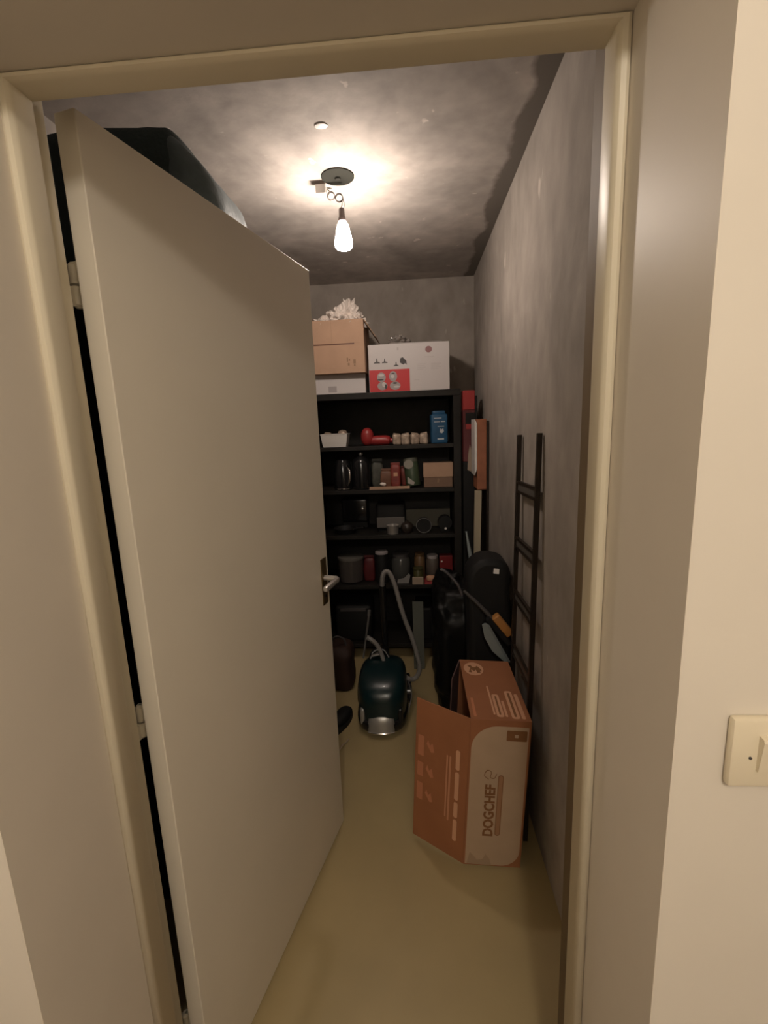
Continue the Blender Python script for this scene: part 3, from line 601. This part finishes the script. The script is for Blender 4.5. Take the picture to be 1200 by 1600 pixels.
T = thing('black_case', 'tall soft black case with a small white tag leaning by the wall', 'case', (.315, 1.99, 0))
b = B(); pts = []
for (x, z) in [(-.09, 0), (.095, 0), (.095, .55), (.09, .72), (.083, .80), (.085, .89), (.060, .935), (.0, .95), (-.05, .940), (-.092, .89), (-.10, .80), (-.09, .55)]: pts.append((x, z))
P = smoothpts([(x, 0, z) for x, z in pts]+[(pts[0][0], 0, pts[0][1])], 5)[:-1]
b.prism([(p.x, max(0, p.z)) for p in P], 'y', -.085, .085)
o = obj('case_body', b, m_blk, T, smooth=50); md = o.modifiers.new('b', 'BEVEL'); md.width = .03; md.segments = 4; md.limit_method = 'ANGLE'; md.angle_limit = 1.0
b = B(); b.box((-.011, -.004, -.011), (.013, 0, .011), .001); q = obj('white_tag', b, m_white, T, (.022, -.084, .900)); q.rotation_euler = (-.25, .12, 0)

T = thing('hand_brush', 'dark brush with an orange wooden block and long grey handle, leaning diagonally', 'brush', (0, 0, 0))
b = B(); b.tube([(.195, 1.86, .832), (.245, 1.85, .785), (.29, 1.845, .738), (.318, 1.84, .700)], [.006, .008, .009, .010], 12); obj('handle', b, mat('dark_grey_plastic', (.055, .05, .048), .45), T, smooth=40)
R3 = Matrix.Rotation(math.radians(52), 3, 'Y')
b = B(); b.box((-.052, -.02, -.017), (.052, .02, .017), .006, rot=R3, seg=3); obj('wooden_block', b, m_owood, T, (.352, 1.835, .688), smooth=40)
b = B(); b.box((-.075, -.016, -.011), (.075, .016, .011), .003, rot=R3); obj('bristles', b, m_blk, T, (.335, 1.835, .662))
b = B(); b.tube(smoothpts([(.10, 1.87, .925), (.118, 1.865, .918), (.145, 1.865, .89), (.172, 1.86, .855), (.188, 1.86, .81)]), [.006]*33, 8); tag(obj('bent_strap', b, mat('greyish_strap', (.07, .065, .07), .5), None, smooth=50), 'bent dark grey strap lying over the shiny black bag', 'strap')
T = thing('dustpan', 'narrow grey dustpan blade leaning under the brush with the orange block', 'dustpan', (.318, 1.80, .62))
b = B(); b.prism([(-.055, .085), (-.042, .092), (-.028, .085), (.052, -.07), (.060, -.082), (.035, -.078), (-.015, -.03), (-.045, .03)], 'y', -.004, .004); obj('blade', b, m_greyblue, T)
b = B(); b.tube([(-.03, -.006, .084), (.056, -.006, -.078)], .0045, 8); obj('rib', b, m_greyblue, T, smooth=40)

T = thing('grey_blue_tube', 'thin grey-blue plastic tube leaning between shelving and wall', 'tube', (0, 0, 0))
b = B(); b.tube([(.292, 2.62, .905), (.303, 2.55, .80), (.312, 2.50, .70), (.325, 2.40, .012)], [.005, .011, .012, .012], 12); obj('tube_body', b, m_greyblue, T, smooth=40)
b = B(); b.tube([(.2915, 2.623, .91), (.2918, 2.6215, .903)], .007, 12); obj('end_cap', b, m_greyblue, T, smooth=40)

T = thing('red_case', 'tall red plastic case standing between the shelving and the wall', 'case', (.328, 2.82, 0))
b = B(); b.box((-.034, -.05, 0), (.036, .05, 1.2995), .003); obj('black_lower_case', b, m_blk, T)
b = B(); b.box((-.034, -.05, 1.30), (.036, .05, 1.60), .003); obj('case_body', b, mat('dark_red', (.10, .014, .017), .45), T)
b = B(); b.box((-.034, -.052, 1.601), (.034, .05, 1.712), .003, m=m_redpl); obj('red_head', b, None, T)
b = B(); b.box((.0345, -.05, 1.50), (.048, .05, 1.68), .002); b.box((-.02, -.0535, 1.52), (.034, -.0505, 1.585)); obj('black_bracket', b, m_blk, T)
b = B(); b.box((-.018, -.054, 1.49), (.022, -.0505, 1.52), .001); obj('red_catch', b, m_redpl, T)
b = B(); b.prism([(-.01, 1.25), (.012, 1.24), (.016, 1.36), (.004, 1.40), (-.006, 1.34)], 'y', -.0545, -.0505); obj('beige_patch', b, m_beige, T)

T = thing('wooden_board', 'red-brown wooden box side wedged upright against the wall beside the shelving', 'panel', (.3685, 2.62, 0))
b = B(); b.box((-.018, -.03, 1.155), (.034, .13, 1.545), .003); obj('wooden_side', b, m_wood, T)
b = B(); b.prism([(-.031, 1.235), (-.0195, 1.270), (-.0195, 1.525), (-.031, 1.545)], 'y', -.030, .12); obj('white_edge', b, m_white, T, label='whitish front edge')
b = B(); b.box((.0345, -.025, .0), (.047, .13, 1.535), .002); obj('dark_back_board', b, m_rack, T, label='dark brown backing board')
T2 = thing('cream_lath', 'cream wooden lath standing under the red-brown panel by the wall', 'lath', (.352, 2.60, 0))
b = B(); b.prism([(-.034, .0), (.000, .0), (.024, 1.150), (-.012, 1.150)], 'y', -.008, .012); obj('lath_body', b, m_lath, T2)
b = B(); b.prism([(-.036, .0), (-.0345, .0), (-.0125, 1.150), (-.014, 1.150)], 'y', -.006, .010); obj('edge_strip', b, m_lath, T2)

# ------------------------------------------------------------------ metal rack / ladder
T = thing('metal_ladder_rack', 'dark metal ladder-like rack leaning upright against the right wall', 'rack', (.370, 1.60, 0), (-.0405, math.asin(.0235), 0))
Lr = 1.482
for y in (-.135, .145):
    b = B(); b.box((-.008, y-.008, 0.0075), (.008, y+.008, Lr), .001); obj('rail', b, m_rack, T)
for z in (1.285, 1.067, .852, .622, .41, .20):
    b = B(); b.box((-.006, -.1285, z+.012), (.006, .1385, z+.022), .001); b.box((-.006, -.1285, z-.024), (.006, .1385, z-.013), .001); b.box((-.003, -.1285, z-.02), (-.001, -.127, z+.02)); rg = obj('rung', b, m_rack, T)
    b = B(); b.box((-.002, -.1285, z-.013), (.002, .1385, z+.012)); obj('rung_plate', b, m_rackp, rg)

# ------------------------------------------------------------------ printed cardboard box in front
T = thing('printed_box', 'large orange-brown printed cardboard box standing open on the floor', 'box', (.330, 1.366, 0), (0, math.radians(3.1), 0))
BW, BD, BH, t_ = .197, .389, .565, .004
b = B()
b.box((-BW, 0, 0), (0, t_, BH), m=m_print); b.box((-BW, BD-t_, 0), (0, BD, BH), m=m_print)
b.box((-t_, t_, 0), (0, BD-t_, BH), m=m_print); b.box((-BW, t_, 0), (-t_, BD-t_, t_), m=m_print); b.box((-BW, t_, BH-t_), (-t_, BD-t_, BH), m=m_print)
obj('carton', b, None, T)
# front panel artwork
b = B(); b.prism(rrect(-BW+.006, -.007, .004, BH-.022, [.001, .062, .004, .085], 10), 'y', -.0006, 0); pp = obj('pale_front_panel', b, m_pale, T)
b = B(); b.prism(rrect(-.078, -.012, .492, .530, .003), 'y', -.0012, -.0006); obj('brown_badge', b, m_dprint, pp)
b = B(); b.prism(rrect(-.052, -.040, .505, .516, .002), 'y', -.0016, -.0012); obj('badge_mark', b, m_pale, pp)
text('box_lettering', 'DOGCHEF', .047, m_dprint, pp, (-.118, -.0008, .222), (PI/2, -PI/2, 0), bold=.0016, sx=.92)
b = B(); b.prism(rrect(-.096, -.078, .125, .362, .009), 'y', -.0012, -.0006); q = obj('tagline_bar', b, m_dprint, pp)
b = B(); b.prism(rrect(-.0935, -.0805, .128, .359, .0065), 'y', -.0016, -.0012); obj('tagline_fill', b, mat('box_mid_print', (.36, .19, .10), .6), q)
b = B(); b.tube(smoothpts([(-.128, -.0010, .345), (-.142, -.0010, .358), (-.134, -.0010, .378), (-.120, -.0010, .372), (-.122, -.0010, .352), (-.108, -.0010, .350), (-.102, -.0010, .366)]), .0012, 6); obj('outline_emblem', b, m_dprint, pp)
# water stain at the foot of the panel
b = B(); b.prism([(-.185, .004), (-.10, .004), (-.108, .030), (-.122, .048), (-.130, .026), (-.150, .022), (-.162, .038), (-.176, .052)], 'y', -.0011, -.0006); obj('stain', b, mat('box_stain', (.37, .26, .17), .7), pp)
# top face artwork
b = B(); b.prism([(-.148+.038*math.cos(a*PI/14), .320+.048*math.sin(a*PI/14)) for a in range(28)], 'z', BH, BH+.0006); lg = obj('round_logo', b, m_palep, T)
b = B(); b.prism([(-.170, .292), (-.158, .290), (-.158, .312), (-.148, .300), (-.140, .312), (-.138, .290), (-.124, .292), (-.126, .304), (-.118, .310), (-.126, .330), (-.134, .342), (-.140, .330), (-.152, .332), (-.158, .348), (-.170, .340), (-.160, .325)], 'z', BH+.0006, BH+.001); obj('logo_animal', b, m_dprint, lg)
b = B()
for (x0, x1, y0, y1) in ((-.108, -.084, .018, .148), (-.060, -.034, .012, .172), (-.028, -.016, .012, .155), (-.080, -.072, .020, .11), (-.118, -.112, .03, .20)):
    b.prism([(p[0], p[1]) for p in rrect(x0, x1, y0, y1, min(.009, (x1-x0)/2.1))], 'z', BH, BH+.0006)
obj('top_print', b, m_palep, T)
b = B()
for (x0, x1, y0, y1) in ((-.099, -.093, .03, .135), (-.051, -.043, .022, .160)): b.prism(rrect(x0, x1, y0, y1, .002), 'z', BH+.0006, BH+.001)
obj('top_print_line', b, m_dprint, T)
b = B(); b.prism(rrect(-.185, -.176, .015, .12, .003), 'z', BH, BH+.0006); obj('faint_side_print', b, mat('box_faint', (.50, .20, .10), .6), T)
# front flap
F = bpy.data.objects.new('front_flap', None)
fa = math.atan2(.108, -.174)
b = B(); b.box((0, -.002, .001), (.205, .002, BH-.001)); F = obj('front_flap', b, m_print, T, (-BW, .002, 0)); F.rotation_euler = (0, 0, fa)
# the flap's printed side faces the camera: local +y after the turn
yf = .002
def bar(bb, u0, u1, z0, z1, r): bb.prism(rrect(u0, u1, z0, z1, r), 'y', yf, yf+.0006)
b = B()
for z0, z1 in ((.072, .158), (.166, .228), (.236, .346), (.354, .430)): bar(b, .030, .045, z0, z1, .007)
obj('pale_bars', b, m_palep, F)
b = B(); bar(b, .062, .069, .140, .395, .003); bar(b, .074, .080, .150, .395, .003); obj('thin_print_lines', b, mat('box_thin', (.50, .235, .13), .6), F)
b = B()
for z0, z1 in ((.165, .235), (.262, .318), (.345, .425)): bar(b, .170, .194, z0, z1, .003)
for cz in (.395, .295, .195):
    b.prism([(.128, cz-.016), (.140, cz-.022), (.160, cz+.006), (.154, cz+.022), (.146, cz+.004), (.136, cz+.016)], 'y', yf, yf+.0006)
obj('pictogram_blocks', b, mat('box_block', (.47, .19, .10), .6), F)
# back flap, swung outward
b = B(); b.box((0, -.002, .001), (.155, .002, BH-.001)); Fb = obj('back_flap', b, mat('flap_inside_purple_brown', (.10, .055, .05), .8), T, (-BW, BD-.002, 0)); Fb.rotation_euler = (0, 0, math.radians(-106))

# cobweb-like scrap and a cable end by the door foot
b = B(); b.tube(smoothpts([(-.395, 1.93, .008), (-.38, 1.96, .02), (-.372, 1.99, .006), (-.36, 2.02, .005)]), .003, 6); tag(obj('cable_end', b, m_beige, None, smooth=60), 'short pale cable end on the floor by the edge of the door', 'cable')
